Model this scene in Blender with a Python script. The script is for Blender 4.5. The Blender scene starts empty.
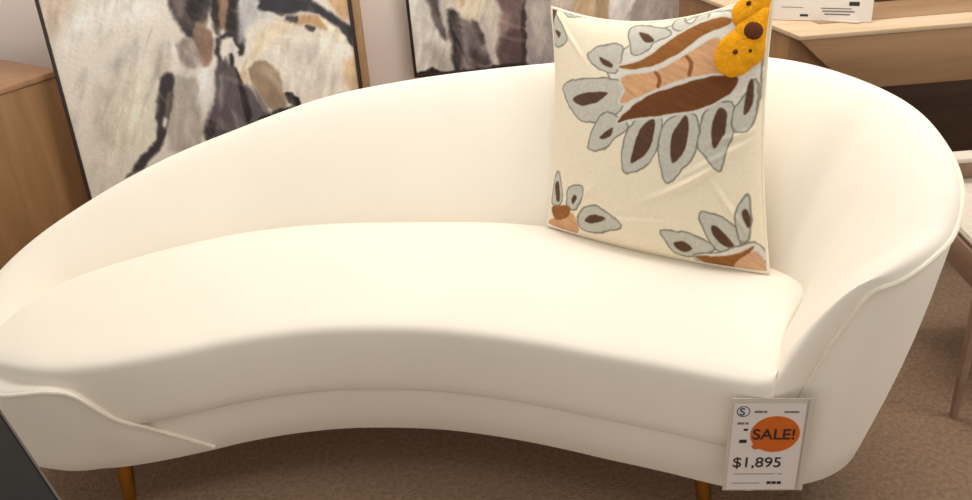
import bpy, bmesh, math, random
import numpy as np
from mathutils import Vector, Matrix
random.seed(7); rng = np.random.default_rng(3)
C = bpy.context.scene.collection
scene = bpy.context.scene

CUSHION_ART = [
 ('leaf','pale',[(0.3245,0.7662),(0.4264,0.8804),(0.5293,0.9355),(0.6371,0.9785),(0.7361,1.0010),(0.8472,0.9771),(0.9278,0.9228),(0.9840,0.8243),(0.9899,0.6984),(0.9775,0.5620),(0.8949,0.5526),(0.6974,0.5265),(0.4920,0.5157),(0.3193,0.4756),(0.2778,0.5240),(0.3893,0.5859),(0.3674,0.6783)]),
 ('leaf','grey',[(0.0786,0.6584),(0.2059,0.7042),(0.3733,0.7130),(0.4102,0.6670),(0.3943,0.5731),(0.2780,0.5174),(0.1760,0.5202),(0.1097,0.5803)]),
 ('fill','brown',[(0.1376,0.6038),(0.2247,0.6426),(0.3299,0.6486),(0.2755,0.6038),(0.1921,0.5797)]),
 ('leaf','grey',[(0.2151,0.8141),(0.2866,0.8656),(0.3830,0.8794),(0.3870,0.8055),(0.3669,0.7475),(0.2858,0.7563)]),
 ('fill','brown',[(0.2795,0.8133),(0.3461,0.7890),(0.3444,0.7675),(0.2970,0.7829)]),
 ('leaf','grey',[(0.4235,0.8804),(0.4132,0.9588),(0.4543,0.9837),(0.5644,0.9586),(0.6051,0.9232),(0.5434,0.8921),(0.5015,0.8428),(0.4463,0.8287)]),
 ('fill','brown',[(0.4585,0.9455),(0.5095,0.9322),(0.5361,0.8956),(0.4950,0.8947)]),
 ('leaf','grey',[(0.6054,0.9531),(0.6201,1.0151),(0.6805,0.9619),(0.7157,1.0208),(0.7522,0.9730),(0.6873,0.9319)]),
 ('leaf','grey',[(-0.0062,0.9989),(0.0768,0.9221),(0.0929,0.8613),(0.0377,0.8310),(-0.0121,0.8701)]),
 ('fill','brown',[(-0.0154,0.9761),(0.0072,1.0046),(0.0308,1.0037),(0.0197,0.9649),(-0.0129,0.8968)]),
 ('fill','brown',[(0.0176,0.9026),(0.0551,0.8992),(0.0430,0.8732)]),
 ('leaf','grey',[(0.0549,1.0082),(0.1409,1.0206),(0.1859,1.0162),(0.1035,0.9855)]),
 ('fill','dark',[(0.0707,1.0100),(0.1130,1.0162),(0.1333,1.0037),(0.0986,0.9968)]),
 ('leaf','grey',[(0.2309,0.4138),(0.2700,0.5100),(0.3328,0.5619),(0.4410,0.5120),(0.3744,0.4553),(0.3131,0.4002),(0.2399,0.3914)]),
 ('fill','brown',[(0.2959,0.4538),(0.3580,0.4987),(0.3541,0.4661),(0.3122,0.4425)]),
 ('leaf','grey',[(0.4096,0.3324),(0.4226,0.4547),(0.4830,0.5451),(0.5914,0.5628),(0.5861,0.4445),(0.5272,0.3576),(0.4580,0.3192)]),
 ('fill','brown',[(0.4523,0.3732),(0.4980,0.5046),(0.5652,0.5472),(0.5460,0.4296),(0.4776,0.3688)]),
 ('leaf','grey',[(0.5942,0.3528),(0.5933,0.4918),(0.6567,0.5651),(0.7496,0.5671),(0.7523,0.4330),(0.6972,0.3622),(0.6324,0.2975)]),
 ('fill','brown',[(0.6414,0.3913),(0.6458,0.4902),(0.6999,0.5662),(0.7185,0.5324),(0.7025,0.4344),(0.6593,0.3815)]),
 ('leaf','grey',[(0.7595,0.4556),(0.7703,0.5338),(0.8039,0.6008),(0.8893,0.6143),(0.9041,0.5248),(0.8689,0.4175),(0.8451,0.3669),(0.7887,0.4132)]),
 ('fill','brown',[(0.8174,0.4583),(0.8180,0.5457),(0.8397,0.5938),(0.8703,0.5825),(0.8703,0.5138),(0.8340,0.4503)]),
 ('leaf','grey',[(0.8997,0.5205),(0.8973,0.5885),(0.9284,0.6296),(0.9740,0.6988),(0.9841,0.5858),(0.9605,0.5205),(0.9266,0.5081)]),
 ('fill','brown',[(0.9372,0.5833),(0.9452,0.6704),(0.9640,0.6977),(0.9691,0.6173),(0.9483,0.5726)]),
 ('line','rust',[(0.3803,0.7736),(0.4775,0.8001),(0.5679,0.8614),(0.6505,0.9240),(0.7318,0.9574),(0.8037,0.9624),(0.8558,0.9411),(0.8479,0.9215),(0.7673,0.9027),(0.6987,0.8618),(0.6266,0.8155),(0.5490,0.7811),(0.4518,0.7618)]),
 ('line','tan',[(0.4026,0.7282),(0.5647,0.7576),(0.6785,0.8178),(0.8079,0.8756),(0.8378,0.7812),(0.8544,0.7333),(0.7633,0.7290),(0.6491,0.7097),(0.5567,0.6717),(0.4007,0.6065),(0.4161,0.6673)]),
 ('fill','rust2',[(0.5485,0.7538),(0.5680,0.7508),(0.5879,0.7213),(0.5809,0.6822),(0.5641,0.6874),(0.5717,0.7188)]),
 ('fill','rust2',[(0.6816,0.8136),(0.6997,0.8118),(0.7210,0.7792),(0.7165,0.7295),(0.7008,0.7329),(0.7045,0.7780)]),
 ('line','umber',[(0.3851,0.5230),(0.4317,0.5757),(0.5301,0.6452),(0.6375,0.6845),(0.7395,0.7123),(0.8373,0.7233),(0.9067,0.7082),(0.8893,0.6631),(0.8204,0.6151),(0.7213,0.5864),(0.5891,0.5648),(0.4622,0.5454)]),
 ('leaf','grey',[(0.0178,0.1080),(0.0284,0.2162),(0.0588,0.2639),(0.0859,0.1321)]),
 ('fill','brown',[(0.0350,0.1982),(0.0600,0.2205),(0.0714,0.1351),(0.0491,0.1323)]),
 ('leaf','grey',[(0.1152,0.1260),(0.1293,0.2051),(0.1989,0.2242),(0.1953,0.1557),(0.1562,0.1098)]),
 ('fill','brown',[(0.1427,0.1536),(0.1616,0.1801),(0.1732,0.1637),(0.1528,0.1343)]),
 ('fill','tan',[(-0.0062,0.0081),(0.0569,0.0550),(0.1482,0.0952),(0.1804,0.0186),(0.0959,-0.0169),(0.0183,-0.0080)]),
 ('fill','rust',[(0.0221,0.0920),(0.1352,0.1203),(0.1190,0.0688),(0.0535,0.0405)]),
 ('leaf','grey',[(0.1793,0.0834),(0.2260,0.1372),(0.2929,0.1502),(0.4022,0.0961),(0.3304,0.0587),(0.2568,0.0355),(0.1982,0.0340)]),
 ('fill','brown',[(0.2140,0.0787),(0.2628,0.1128),(0.3233,0.1141),(0.3051,0.0911),(0.2461,0.0697)]),
 ('leaf','grey',[(0.5836,0.1050),(0.6577,0.1143),(0.7392,0.1043),(0.8049,0.0646),(0.7030,0.0229),(0.6336,0.0294),(0.6039,0.0668)]),
 ('fill','brown',[(0.6379,0.0668),(0.6777,0.0788),(0.7121,0.0564),(0.6831,0.0381),(0.6490,0.0460)]),
 ('leaf','grey',[(0.7584,0.1945),(0.8383,0.1959),(0.8908,0.1647),(0.9215,0.1260),(0.8945,0.0759),(0.8243,0.0596),(0.7800,0.1098)]),
 ('fill','brown',[(0.8025,0.1552),(0.8346,0.1494),(0.8862,0.0962),(0.8731,0.0777),(0.8393,0.0885),(0.8076,0.1240)]),
 ('leaf','grey',[(0.9053,0.1453),(0.9049,0.2075),(0.9293,0.2607),(0.9521,0.2845),(0.9592,0.2421),(0.9530,0.1288),(0.9193,0.1049)]),
 ('fill','brown',[(0.9262,0.2092),(0.9434,0.2330),(0.9567,0.2011),(0.9539,0.1629),(0.9390,0.1690)]),
 ('leaf','pale',[(0.7169,0.0323),(0.8232,0.0529),(0.9693,0.1092),(0.9902,0.0322),(0.8729,-0.0113),(0.7589,-0.0234)]),
 ('fill','rust',[(0.7219,0.0285),(0.8204,0.0371),(0.8896,0.0561),(0.9627,0.0931),(0.8736,-0.0008),(0.8049,-0.0183),(0.7594,-0.0044)]),
 ('fill','tan2',[(0.8621,-0.0045),(0.9555,0.0748),(0.9961,0.0355),(0.9987,-0.0127),(0.9164,-0.0206)]),
]
FLOWERS = [(0.9449,0.7993,0.030),(0.8941,0.8019,0.045),(0.9248,0.9662,0.038),(0.9494,0.8683,0.042)]
PAINTING_BEIGE = [
 (0.03,(205, 184, 164),[(-1.2331,0.8975),(-1.1310,0.8893),(-1.1832,0.8014),(-1.2270,0.7698)]),
 (0.05,(216, 208, 188),[(-1.0847,0.6010),(-0.9518,0.6268),(-1.0024,0.4550),(-1.1546,0.3635),(-1.1538,0.4680)]),
 (0.025,(186, 178, 168),[(-1.0781,0.6678),(-1.0295,0.7060),(-0.9805,0.7377),(-0.9993,0.6975),(-1.0613,0.6482)]),
 (0.025,(192, 180, 164),[(-1.1352,0.5928),(-1.1031,0.6149),(-1.1205,0.5036),(-1.1540,0.4422)]),
 (0.03,(226, 220, 209),[(-1.1840,0.7307),(-1.0738,0.7925),(-0.9582,0.7830),(-0.8968,0.8476),(-1.0086,0.8680),(-1.1370,0.8209)]),
 (0.015,(190, 182, 170),[(-0.9289,0.7131),(-0.8756,0.7216),(-0.9082,0.6352),(-0.9431,0.6249)]),
 (0.01,(172, 162, 150),[(-0.8816,0.6330),(-0.8208,0.6113),(-0.8353,0.5398),(-0.8358,0.4827),(-0.8574,0.4031),(-0.9561,0.3880),(-0.9164,0.5466)]),
 (0.008,(62, 54, 54),[(-0.8635,0.8757),(-0.7409,0.8659),(-0.7644,0.7742),(-0.7942,0.7321),(-0.8278,0.7348),(-0.8521,0.7813)]),
 (0.01,(108, 96, 92),[(-0.8534,0.8544),(-0.8142,0.8512),(-0.8249,0.8001),(-0.8479,0.7915)]),
 (0.008,(36, 32, 33),[(-0.8007,0.8501),(-0.7594,0.8468),(-0.7794,0.7838),(-0.8087,0.7757)]),
 (0.008,(212, 205, 196),[(-0.8836,0.7094),(-0.8652,0.7100),(-0.8568,0.6474),(-0.8217,0.6335),(-0.7886,0.6362),(-0.7599,0.6667),(-0.7730,0.6217),(-0.8212,0.6091),(-0.8848,0.6277)]),
 (0.006,(150, 138, 130),[(-0.8645,0.7132),(-0.8175,0.7329),(-0.8035,0.6594),(-0.8264,0.6372),(-0.8561,0.6506)]),
 (0.006,(130, 105, 90),[(-0.7895,0.7762),(-0.7565,0.7439),(-0.7620,0.6777),(-0.7944,0.6345),(-0.8060,0.6574),(-0.8138,0.7251)]),
 (0.006,(135, 108, 90),[(-0.7211,0.8540),(-0.6756,0.8503),(-0.6839,0.7782),(-0.7133,0.7467),(-0.7376,0.7699)]),
 (0.006,(46, 40, 40),[(-0.7398,0.8555),(-0.7170,0.8537),(-0.7277,0.7712),(-0.7300,0.7321),(-0.7500,0.7497)]),
 (0.006,(44, 38, 38),[(-0.6798,0.8507),(-0.6549,0.8487),(-0.6601,0.7339),(-0.6774,0.6685),(-0.6935,0.6807),(-0.6966,0.7219),(-0.7298,0.7161),(-0.7495,0.6418),(-0.7581,0.6534),(-0.7470,0.7218),(-0.7145,0.7404)]),
 (0.004,(206, 201, 196),[(-0.7071,0.7056),(-0.6911,0.6935),(-0.7048,0.6490),(-0.7162,0.6630)]),
 (0.008,(82, 74, 77),[(-0.7683,0.6290),(-0.7286,0.6662),(-0.7220,0.5864),(-0.7114,0.4951),(-0.6803,0.4522),(-0.8342,0.4070),(-0.8205,0.4814),(-0.7844,0.5468)]),
 (0.008,(130, 122, 122),[(-0.7671,0.5790),(-0.7405,0.6212),(-0.7465,0.5436),(-0.7768,0.5007)]),
 (0.005,(38, 33, 34),[(-0.7074,0.6754),(-0.7054,0.5872),(-0.6861,0.4815),(-0.7050,0.4693),(-0.7191,0.5727),(-0.7225,0.6527)]),
 (0.006,(40, 34, 35),[(-0.8205,0.4814),(-0.8009,0.4567),(-0.8220,0.4118),(-0.8368,0.4108)]),
 (0.006,(218, 212, 205),[(-0.8100,0.6380),(-0.7758,0.6241),(-0.7985,0.5253),(-0.8337,0.5203),(-0.8285,0.5842)]),
 (0.006,(56, 49, 50),[(-0.9342,0.6208),(-0.8919,0.6305),(-0.9073,0.5684),(-0.9396,0.4801),(-0.9714,0.4106),(-1.0135,0.3728),(-1.0583,0.3348),(-1.1066,0.3125),(-1.0334,0.3947),(-0.9926,0.4265),(-0.9645,0.5280)]),
 (0.006,(110, 100, 94),[(-0.9290,0.5646),(-0.9115,0.5743),(-0.9358,0.5027),(-0.9491,0.4924)]),
 (0.006,(205, 198, 188),[(-0.9535,0.4928),(-0.9416,0.4860),(-0.9509,0.4637),(-0.9611,0.4681)]),
 (0.012,(178, 176, 174),[(-0.6529,0.8428),(-0.5878,0.8375),(-0.6080,0.7791),(-0.6539,0.7370),(-0.6769,0.7042)]),
 (0.008,(218, 209, 195),[(-0.5995,0.6588),(-0.5546,0.6941),(-0.4968,0.7165),(-0.4420,0.7212),(-0.3859,0.6802),(-0.3433,0.6494),(-0.3379,0.5412),(-0.5242,0.4915),(-0.5486,0.5386),(-0.5747,0.5489),(-0.5785,0.5976)]),
 (0.02,(204, 196, 184),[(-0.5182,0.6795),(-0.4579,0.6667),(-0.4517,0.6030),(-0.5163,0.5924)]),
 (0.006,(180, 146, 108),[(-0.5057,0.7670),(-0.4503,0.7678),(-0.4139,0.7442),(-0.4027,0.7149),(-0.4410,0.7273),(-0.4774,0.7418),(-0.5081,0.7427)]),
 (0.008,(195, 160, 120),[(-0.4077,0.8230),(-0.3465,0.8255),(-0.3460,0.7562),(-0.3683,0.7504)]),
 (0.004,(222, 208, 182),[(-0.4356,0.7635),(-0.3942,0.7311),(-0.3689,0.6905),(-0.3815,0.6838),(-0.4083,0.7131)]),
 (0.004,(222, 207, 180),[(-0.6367,0.7125),(-0.6007,0.7419),(-0.5356,0.7625),(-0.5126,0.7530),(-0.5173,0.7335),(-0.5757,0.7075),(-0.6222,0.6630),(-0.6753,0.6280),(-0.6997,0.6061),(-0.6989,0.6315),(-0.6526,0.6671)]),
 (0.005,(52, 50, 54),[(-0.5828,0.8446),(-0.4742,0.8358),(-0.4345,0.7967),(-0.3881,0.7627),(-0.3468,0.7273),(-0.3353,0.6628),(-0.3586,0.6803),(-0.3797,0.7246),(-0.4280,0.7629),(-0.4793,0.7792),(-0.5263,0.7724),(-0.5631,0.7815),(-0.6071,0.8017)]),
 (0.004,(60, 56, 60),[(-0.5330,0.7692),(-0.4945,0.7698),(-0.5069,0.7503),(-0.5343,0.7563)]),
 (0.004,(206, 203, 199),[(-0.6022,0.7862),(-0.5659,0.7878),(-0.5626,0.7754),(-0.6040,0.7666)]),
 (0.003,(70, 60, 54),[(-0.4793,0.7396),(-0.4471,0.7278),(-0.4536,0.7160),(-0.4796,0.7274)]),
 (0.008,(88, 80, 82),[(-0.7283,0.6379),(-0.6948,0.6073),(-0.6596,0.5398),(-0.6251,0.4860),(-0.6560,0.4696),(-0.7672,0.4331),(-0.7658,0.5243)]),
 (0.005,(150, 128, 104),[(-0.6696,0.6251),(-0.6135,0.6458),(-0.5795,0.6056),(-0.5732,0.5488),(-0.5722,0.5063),(-0.6127,0.4883),(-0.6455,0.5386)]),
 (0.008,(168, 146, 122),[(-0.6157,0.6325),(-0.5856,0.6022),(-0.5815,0.5414),(-0.5994,0.5672)]),
 (0.005,(205, 180, 150),[(-0.6994,0.6077),(-0.6764,0.6217),(-0.6705,0.5892),(-0.6851,0.5744)]),
 (0.004,(36, 31, 32),[(-0.7073,0.6243),(-0.6972,0.6115),(-0.6854,0.4845),(-0.7056,0.4613),(-0.7080,0.5357)]),
 (0.006,(120, 108, 104),[(-0.6656,0.5727),(-0.6528,0.5555),(-0.6281,0.4921),(-0.6445,0.4893)]),
 (0.005,(40, 34, 32),[(-0.7086,0.4449),(-0.6122,0.4915),(-0.5509,0.4995),(-0.5874,0.4721),(-0.6942,0.4353)]),
 (0.003,(28, 24, 24),[(-0.5737,0.5407),(-0.5479,0.5434),(-0.5281,0.5075),(-0.5522,0.4914)]),
 (0.01,(206, 178, 142),[(-0.3774,0.6285),(-0.3366,0.6291),(-0.3402,0.5414),(-0.3810,0.5448)]),
 (0.003,(190, 152, 108),[(-0.3412,0.8251),(-0.3277,0.8240),(-0.3351,0.6644),(-0.3384,0.5372),(-0.3470,0.5379),(-0.3449,0.6495)]),
]
PAINTING_DARK = [
 (0.01,(216, 211, 201),[(-0.2066,0.7126),(-0.1120,0.7048),(-0.1071,0.5982),(-0.0789,0.5510),(-0.0567,0.5167),(-0.0635,0.4180),(-0.2014,0.4232)]),
 (0.02,(180, 172, 162),[(-0.1523,0.5248),(-0.0963,0.5135),(-0.0783,0.4327),(-0.1229,0.4365)]),
 (0.008,(86, 76, 76),[(-0.1261,0.7060),(-0.0894,0.7030),(-0.0866,0.6028),(-0.0683,0.5630),(-0.0796,0.5433),(-0.1084,0.5842),(-0.1213,0.6435)]),
 (0.008,(190, 182, 172),[(-0.0894,0.7030),(-0.0527,0.7000),(-0.0645,0.6388),(-0.0658,0.5563),(-0.0804,0.6023)]),
 (0.01,(110, 99, 101),[(-0.0189,0.6035),(0.0186,0.6035),(0.0454,0.5854),(0.0573,0.5136),(0.0766,0.4428),(-0.0339,0.4256)]),
 (0.008,(50, 45, 47),[(-0.0642,0.6419),(-0.0218,0.6290),(-0.0225,0.5462),(-0.0349,0.4290),(-0.0607,0.4279),(-0.0605,0.5170),(-0.0647,0.5819)]),
 (0.012,(216, 205, 182),[(-0.0540,0.7001),(0.0747,0.6895),(0.0611,0.6284),(0.0438,0.5887),(0.0058,0.6002),(-0.0171,0.6255),(-0.0394,0.6555)]),
 (0.008,(180, 150, 105),[(-0.0185,0.6972),(-0.0038,0.6960),(-0.0093,0.6593),(-0.0175,0.6506)]),
 (0.006,(62, 54, 55),[(0.0174,0.6036),(0.0464,0.5726),(0.0590,0.5199),(0.0402,0.5150),(0.0248,0.5616)]),
 (0.01,(70, 60, 60),[(0.0046,0.5050),(0.0483,0.4948),(0.0639,0.4439),(0.0052,0.4323)]),
 (0.01,(200, 190, 175),[(0.0686,0.6900),(0.1024,0.6872),(0.0851,0.5501),(0.1017,0.5326),(0.0767,0.5379)]),
 (0.01,(106, 86, 83),[(0.1024,0.6872),(0.1946,0.6797),(0.1886,0.4366),(0.0955,0.4366),(0.1012,0.5261),(0.1365,0.5650),(0.1169,0.6238)]),
 (0.01,(84, 66, 66),[(0.1145,0.5347),(0.1851,0.5546),(0.1822,0.4372),(0.1019,0.4373)]),
 (0.012,(130, 108, 100),[(0.1130,0.6115),(0.1448,0.6215),(0.1352,0.5652),(0.1082,0.5353)]),
 (0.005,(194, 184, 176),[(0.0549,0.6289),(0.0767,0.5379),(0.0935,0.4367),(0.0761,0.4349),(0.0582,0.5265),(0.0419,0.5793)]),
 (0.006,(152, 142, 140),[(0.1996,0.6916),(0.2937,0.6839),(0.2881,0.4348),(0.1891,0.4332)]),
 (0.015,(172, 164, 156),[(0.2265,0.6335),(0.2702,0.6362),(0.2645,0.4896),(0.2250,0.4600)]),
 (0.003,(58, 44, 44),[(0.1885,0.6925),(0.2008,0.6915),(0.1916,0.4330),(0.1763,0.4343)]),
 (0.004,(40, 32, 32),[(-0.2067,0.4337),(-0.1551,0.4359),(-0.1340,0.4541),(-0.1041,0.4316),(0.0051,0.4309),(0.1919,0.4397),(0.1891,0.3829),(-0.2100,0.4037)]),
 (0.006,(196, 181, 166),[(0.2900,0.6871),(0.3766,0.6800),(0.3670,0.5588),(0.2856,0.5656)]),
 (0.004,(192, 166, 132),[(0.3699,0.6806),(0.4433,0.6746),(0.4350,0.5532),(0.3636,0.5591)]),
 (0.002,(150, 122, 92),[(0.4400,0.6749),(0.4467,0.6743),(0.4452,0.5523),(0.4384,0.5529)]),
 (0.003,(178, 152, 118),[(0.4467,0.6743),(0.4934,0.6705),(0.4894,0.5278),(0.4416,0.5318)]),
 (0.004,(216, 209, 202),[(0.4901,0.6708),(0.5871,0.6628),(0.5820,0.5061),(0.4859,0.5142)]),
 (0.004,(166, 153, 146),[(0.5838,0.6631),(0.8663,0.6400),(0.8692,0.4609),(0.5787,0.4853)]),
 (0.01,(150, 136, 128),[(0.6677,0.6562),(0.7181,0.6521),(0.7167,0.4737),(0.6649,0.4780)]),
]


# ------------------------------------------------------------------ helpers
def srgb(r, g, b):
    f = lambda c: (c/255/12.92) if c/255 <= .04045 else ((c/255+.055)/1.055)**2.4
    return (f(r), f(g), f(b), 1)

def mat(name, col, rough=.6, metal=0, noise=None, bump=None, sheen=0, attr=None, grain=None, trans=0, coat=0, spec=.5):
    """noise=(scale, amount, detail), bump=(scale, strength, distance), grain=(stretch xyz, dark colour, light colour)"""
    m = bpy.data.materials.new(name); m.use_nodes = True
    nt = m.node_tree; N = nt.nodes; L = nt.links
    b = N['Principled BSDF']
    b.inputs['Base Color'].default_value = col
    b.inputs['Roughness'].default_value = rough
    b.inputs['Metallic'].default_value = metal
    b.inputs['Sheen Weight'].default_value = sheen
    b.inputs['Specular IOR Level'].default_value = spec
    b.inputs['Transmission Weight'].default_value = trans
    b.inputs['Coat Weight'].default_value = coat
    tc = N.new('ShaderNodeTexCoord')
    src = None
    if attr:
        a = N.new('ShaderNodeVertexColor'); a.layer_name = attr; src = a.outputs['Color']
    if grain:
        mp = N.new('ShaderNodeMapping'); mp.inputs['Scale'].default_value = grain[0]
        L.new(tc.outputs['Object'], mp.inputs['Vector'])
        n1 = N.new('ShaderNodeTexNoise'); n1.inputs['Scale'].default_value = 1; n1.inputs['Detail'].default_value = 6
        n1.inputs['Roughness'].default_value = .62; n1.inputs['Distortion'].default_value = .6
        L.new(mp.outputs['Vector'], n1.inputs['Vector'])
        r = N.new('ShaderNodeValToRGB'); r.color_ramp.elements[0].position = .3; r.color_ramp.elements[1].position = .7
        r.color_ramp.elements[0].color = grain[1]; r.color_ramp.elements[1].color = grain[2]
        L.new(n1.outputs['Fac'], r.inputs['Fac']); src = r.outputs['Color']
    if noise:
        n2 = N.new('ShaderNodeTexNoise'); n2.inputs['Scale'].default_value = noise[0]; n2.inputs['Detail'].default_value = noise[2]
        L.new(tc.outputs['Object'], n2.inputs['Vector'])
        mr = N.new('ShaderNodeMapRange'); mr.inputs['From Min'].default_value = .25; mr.inputs['From Max'].default_value = .75
        mr.inputs['To Min'].default_value = 1-noise[1]; mr.inputs['To Max'].default_value = 1+noise[1]
        L.new(n2.outputs['Fac'], mr.inputs['Value'])
        mx = N.new('ShaderNodeVectorMath'); mx.operation = 'MULTIPLY'
        if src: L.new(src, mx.inputs[0])
        else: mx.inputs[0].default_value = col[:3]
        L.new(mr.outputs['Result'], mx.inputs[1]); src = mx.outputs['Vector']
    if src: L.new(src, b.inputs['Base Color'])
    if bump:
        n3 = N.new('ShaderNodeTexNoise'); n3.inputs['Scale'].default_value = bump[0]; n3.inputs['Detail'].default_value = 4
        L.new(tc.outputs['Object'], n3.inputs['Vector'])
        bp = N.new('ShaderNodeBump'); bp.inputs['Strength'].default_value = bump[1]; bp.inputs['Distance'].default_value = bump[2]
        L.new(n3.outputs['Fac'], bp.inputs['Height']); L.new(bp.outputs['Normal'], b.inputs['Normal'])
    return m

def mesh_obj(name, verts, faces, m, parent=None, smooth=True):
    me = bpy.data.meshes.new(name)
    me.from_pydata([tuple(v) for v in verts], [], [tuple(f) for f in faces]); me.update()
    if m: me.materials.append(m)
    bm = bmesh.new(); bm.from_mesh(me); bmesh.ops.recalc_face_normals(bm, faces=bm.faces)
    if smooth:
        for f in bm.faces: f.smooth = True
        for e in bm.edges:
            if len(e.link_faces) == 2 and e.calc_face_angle(0) > math.radians(42): e.smooth = False
    bm.to_mesh(me); bm.free()
    o = bpy.data.objects.new(name, me); C.objects.link(o)
    if parent: o.parent = parent
    return o

def bm_obj(name, bm, m, parent=None, smooth=True):
    me = bpy.data.meshes.new(name)
    bmesh.ops.recalc_face_normals(bm, faces=bm.faces)
    if smooth:
        for f in bm.faces: f.smooth = True
        for e in bm.edges:
            if len(e.link_faces) == 2 and e.calc_face_angle(0) > math.radians(42): e.smooth = False
    bm.to_mesh(me); bm.free()
    if m: me.materials.append(m)
    o = bpy.data.objects.new(name, me); C.objects.link(o)
    if parent: o.parent = parent
    return o

def hexa(name, p, m, parent=None, bevel=.004):
    """p: 8 corners, bottom ring of four then top ring of four"""
    bm = bmesh.new(); v = [bm.verts.new(q) for q in p]
    for f in ((3,2,1,0),(4,5,6,7),(0,1,5,4),(1,2,6,5),(2,3,7,6),(3,0,4,7)): bm.faces.new([v[i] for i in f])
    if bevel: bmesh.ops.bevel(bm, geom=bm.edges[:], offset=bevel, segments=2, affect='EDGES', profile=.5)
    return bm_obj(name, bm, m, parent)

def box(name, lo, hi, m, parent=None, bevel=.004):
    x0,y0,z0 = lo; x1,y1,z1 = hi
    return hexa(name, [(x0,y0,z0),(x1,y0,z0),(x1,y1,z0),(x0,y1,z0),(x0,y0,z1),(x1,y0,z1),(x1,y1,z1),(x0,y1,z1)], m, parent, bevel)

def tube(name, pts, radii, m, parent=None, seg=16, cap=True):
    pts = [Vector(p) for p in pts]; n = len(pts)
    if not isinstance(radii, (list, tuple)): radii = [radii]*n
    V=[]; F=[]; up = None
    for i, p in enumerate(pts):
        t = (pts[min(i+1,n-1)]-pts[max(i-1,0)]).normalized()
        if up is None: up = t.orthogonal().normalized()
        up = (up - t*up.dot(t)).normalized(); sd = t.cross(up)
        for k in range(seg):
            a = 2*math.pi*k/seg; V.append(p+(up*math.cos(a)+sd*math.sin(a))*radii[i])
    for i in range(n-1):
        for k in range(seg):
            a=i*seg+k; b=i*seg+(k+1)%seg; F.append((a,b,b+seg,a+seg))
    if cap:
        F.append(tuple(range(seg))[::-1]); F.append(tuple(range((n-1)*seg,n*seg)))
    return mesh_obj(name, V, F, m, parent)

def thing(name, label, cat, loc=(0,0,0), group=None):
    o = bpy.data.objects.new(name, None); C.objects.link(o); o.location = loc
    o.empty_display_size = .05
    o['label'] = label; o['category'] = cat
    if group: o['group'] = group
    return o

def seat_under(parent):
    """children were modelled in world space: keep them there under a based Empty"""
    T = Matrix.Translation(-Vector(parent.location))
    def walk(o):
        if o.data and not o.data.get('moved'):
            o.data.transform(T); o.data['moved'] = 1
        for c in o.children: walk(c)
    for c in parent.children: walk(c)

def struct(o): o['kind'] = 'structure'; return o

def catmull(P, n):
    P = np.array(P, float); out=[]
    for i in range(len(P)-1):
        p0 = P[max(i-1,0)]; p1=P[i]; p2=P[i+1]; p3=P[min(i+2,len(P)-1)]
        for k in range(n):
            t=k/n; out.append(.5*((2*p1)+(p2-p0)*t+(2*p0-5*p1+4*p2-p3)*t*t+(3*p1-p0-3*p2+p3)*t**3))
    out.append(P[-1]); return np.array(out)

def resample(P, n):
    d = np.r_[0, np.cumsum(np.linalg.norm(np.diff(P,axis=0),axis=1))]
    s = np.linspace(0, d[-1], n)
    return np.stack([np.interp(s, d, P[:,k]) for k in range(P.shape[1])], 1)

def sdf(P, poly):
    """signed distance (negative inside) of points P to a closed polygon"""
    poly = np.asarray(poly); A = poly; B = np.roll(poly,-1,axis=0)
    best = np.full(len(P), 1e9); ins = np.zeros(len(P), bool)
    for a, b in zip(A, B):
        e=b-a; w=P-a; t=np.clip((w@e)/max(e@e,1e-12),0,1)
        best=np.minimum(best, np.linalg.norm(w-t[:,None]*e,axis=1))
        c=((a[1]>P[:,1])!=(b[1]>P[:,1]))
        xi = a[0]+(P[:,1]-a[1])*(b[0]-a[0])/((b[1]-a[1]) if abs(b[1]-a[1])>1e-12 else 1e-12)
        ins ^= c & (P[:,0]<xi)
    return np.where(ins,-best,best)

def smooth_poly(p, n=5):
    p=list(p); q=[p[-1]]+p+[p[0],p[1]]
    return catmull(q,n)[n:-n-0][:len(p)*n]

def vnoise(P, scale, seed):
    """value noise, numpy"""
    r=np.random.default_rng(seed); G=r.random((128,128)); Q=P*scale+100
    i=np.floor(Q).astype(int); f=Q-i; f=f*f*(3-2*f)
    g=lambda a,b: G[(i[:,0]+a)%128,(i[:,1]+b)%128]
    return (g(0,0)*(1-f[:,0])+g(1,0)*f[:,0])*(1-f[:,1])+(g(0,1)*(1-f[:,0])+g(1,1)*f[:,0])*f[:,1]
def fbm(P, scale, seed, oct=4):
    s=0;a=.5
    for k in range(oct): s=s+a*(vnoise(P,scale*2**k,seed+k)-.5); a*=.55
    return s
def lin(c):
    c=np.asarray(c,float)/255; return np.where(c<=.04045,c/12.92,((c+.055)/1.055)**2.4)

def set_colors(o, rgb):
    at=o.data.color_attributes.new('paint','FLOAT_COLOR','POINT')
    a=np.ones((len(rgb),4),np.float32); a[:,:3]=rgb; at.data.foreach_set('color',a.ravel())

def text_mesh(name, body, size, M, m, parent, depth=.0004, bold=0.0):
    cu=bpy.data.curves.new('t','FONT'); cu.body=body; cu.size=size; cu.extrude=depth; cu.offset=bold
    cu.align_x='LEFT'
    t=bpy.data.objects.new('t',cu); C.objects.link(t)
    bpy.context.view_layer.update()
    me=bpy.data.meshes.new_from_object(t.evaluated_get(bpy.context.evaluated_depsgraph_get()))
    bpy.data.objects.remove(t); bpy.data.curves.remove(cu)
    me.transform(M); me.name=name; me.materials.clear(); me.materials.append(m)
    o=bpy.data.objects.new(name,me); C.objects.link(o); o.parent=parent
    return o

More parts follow.
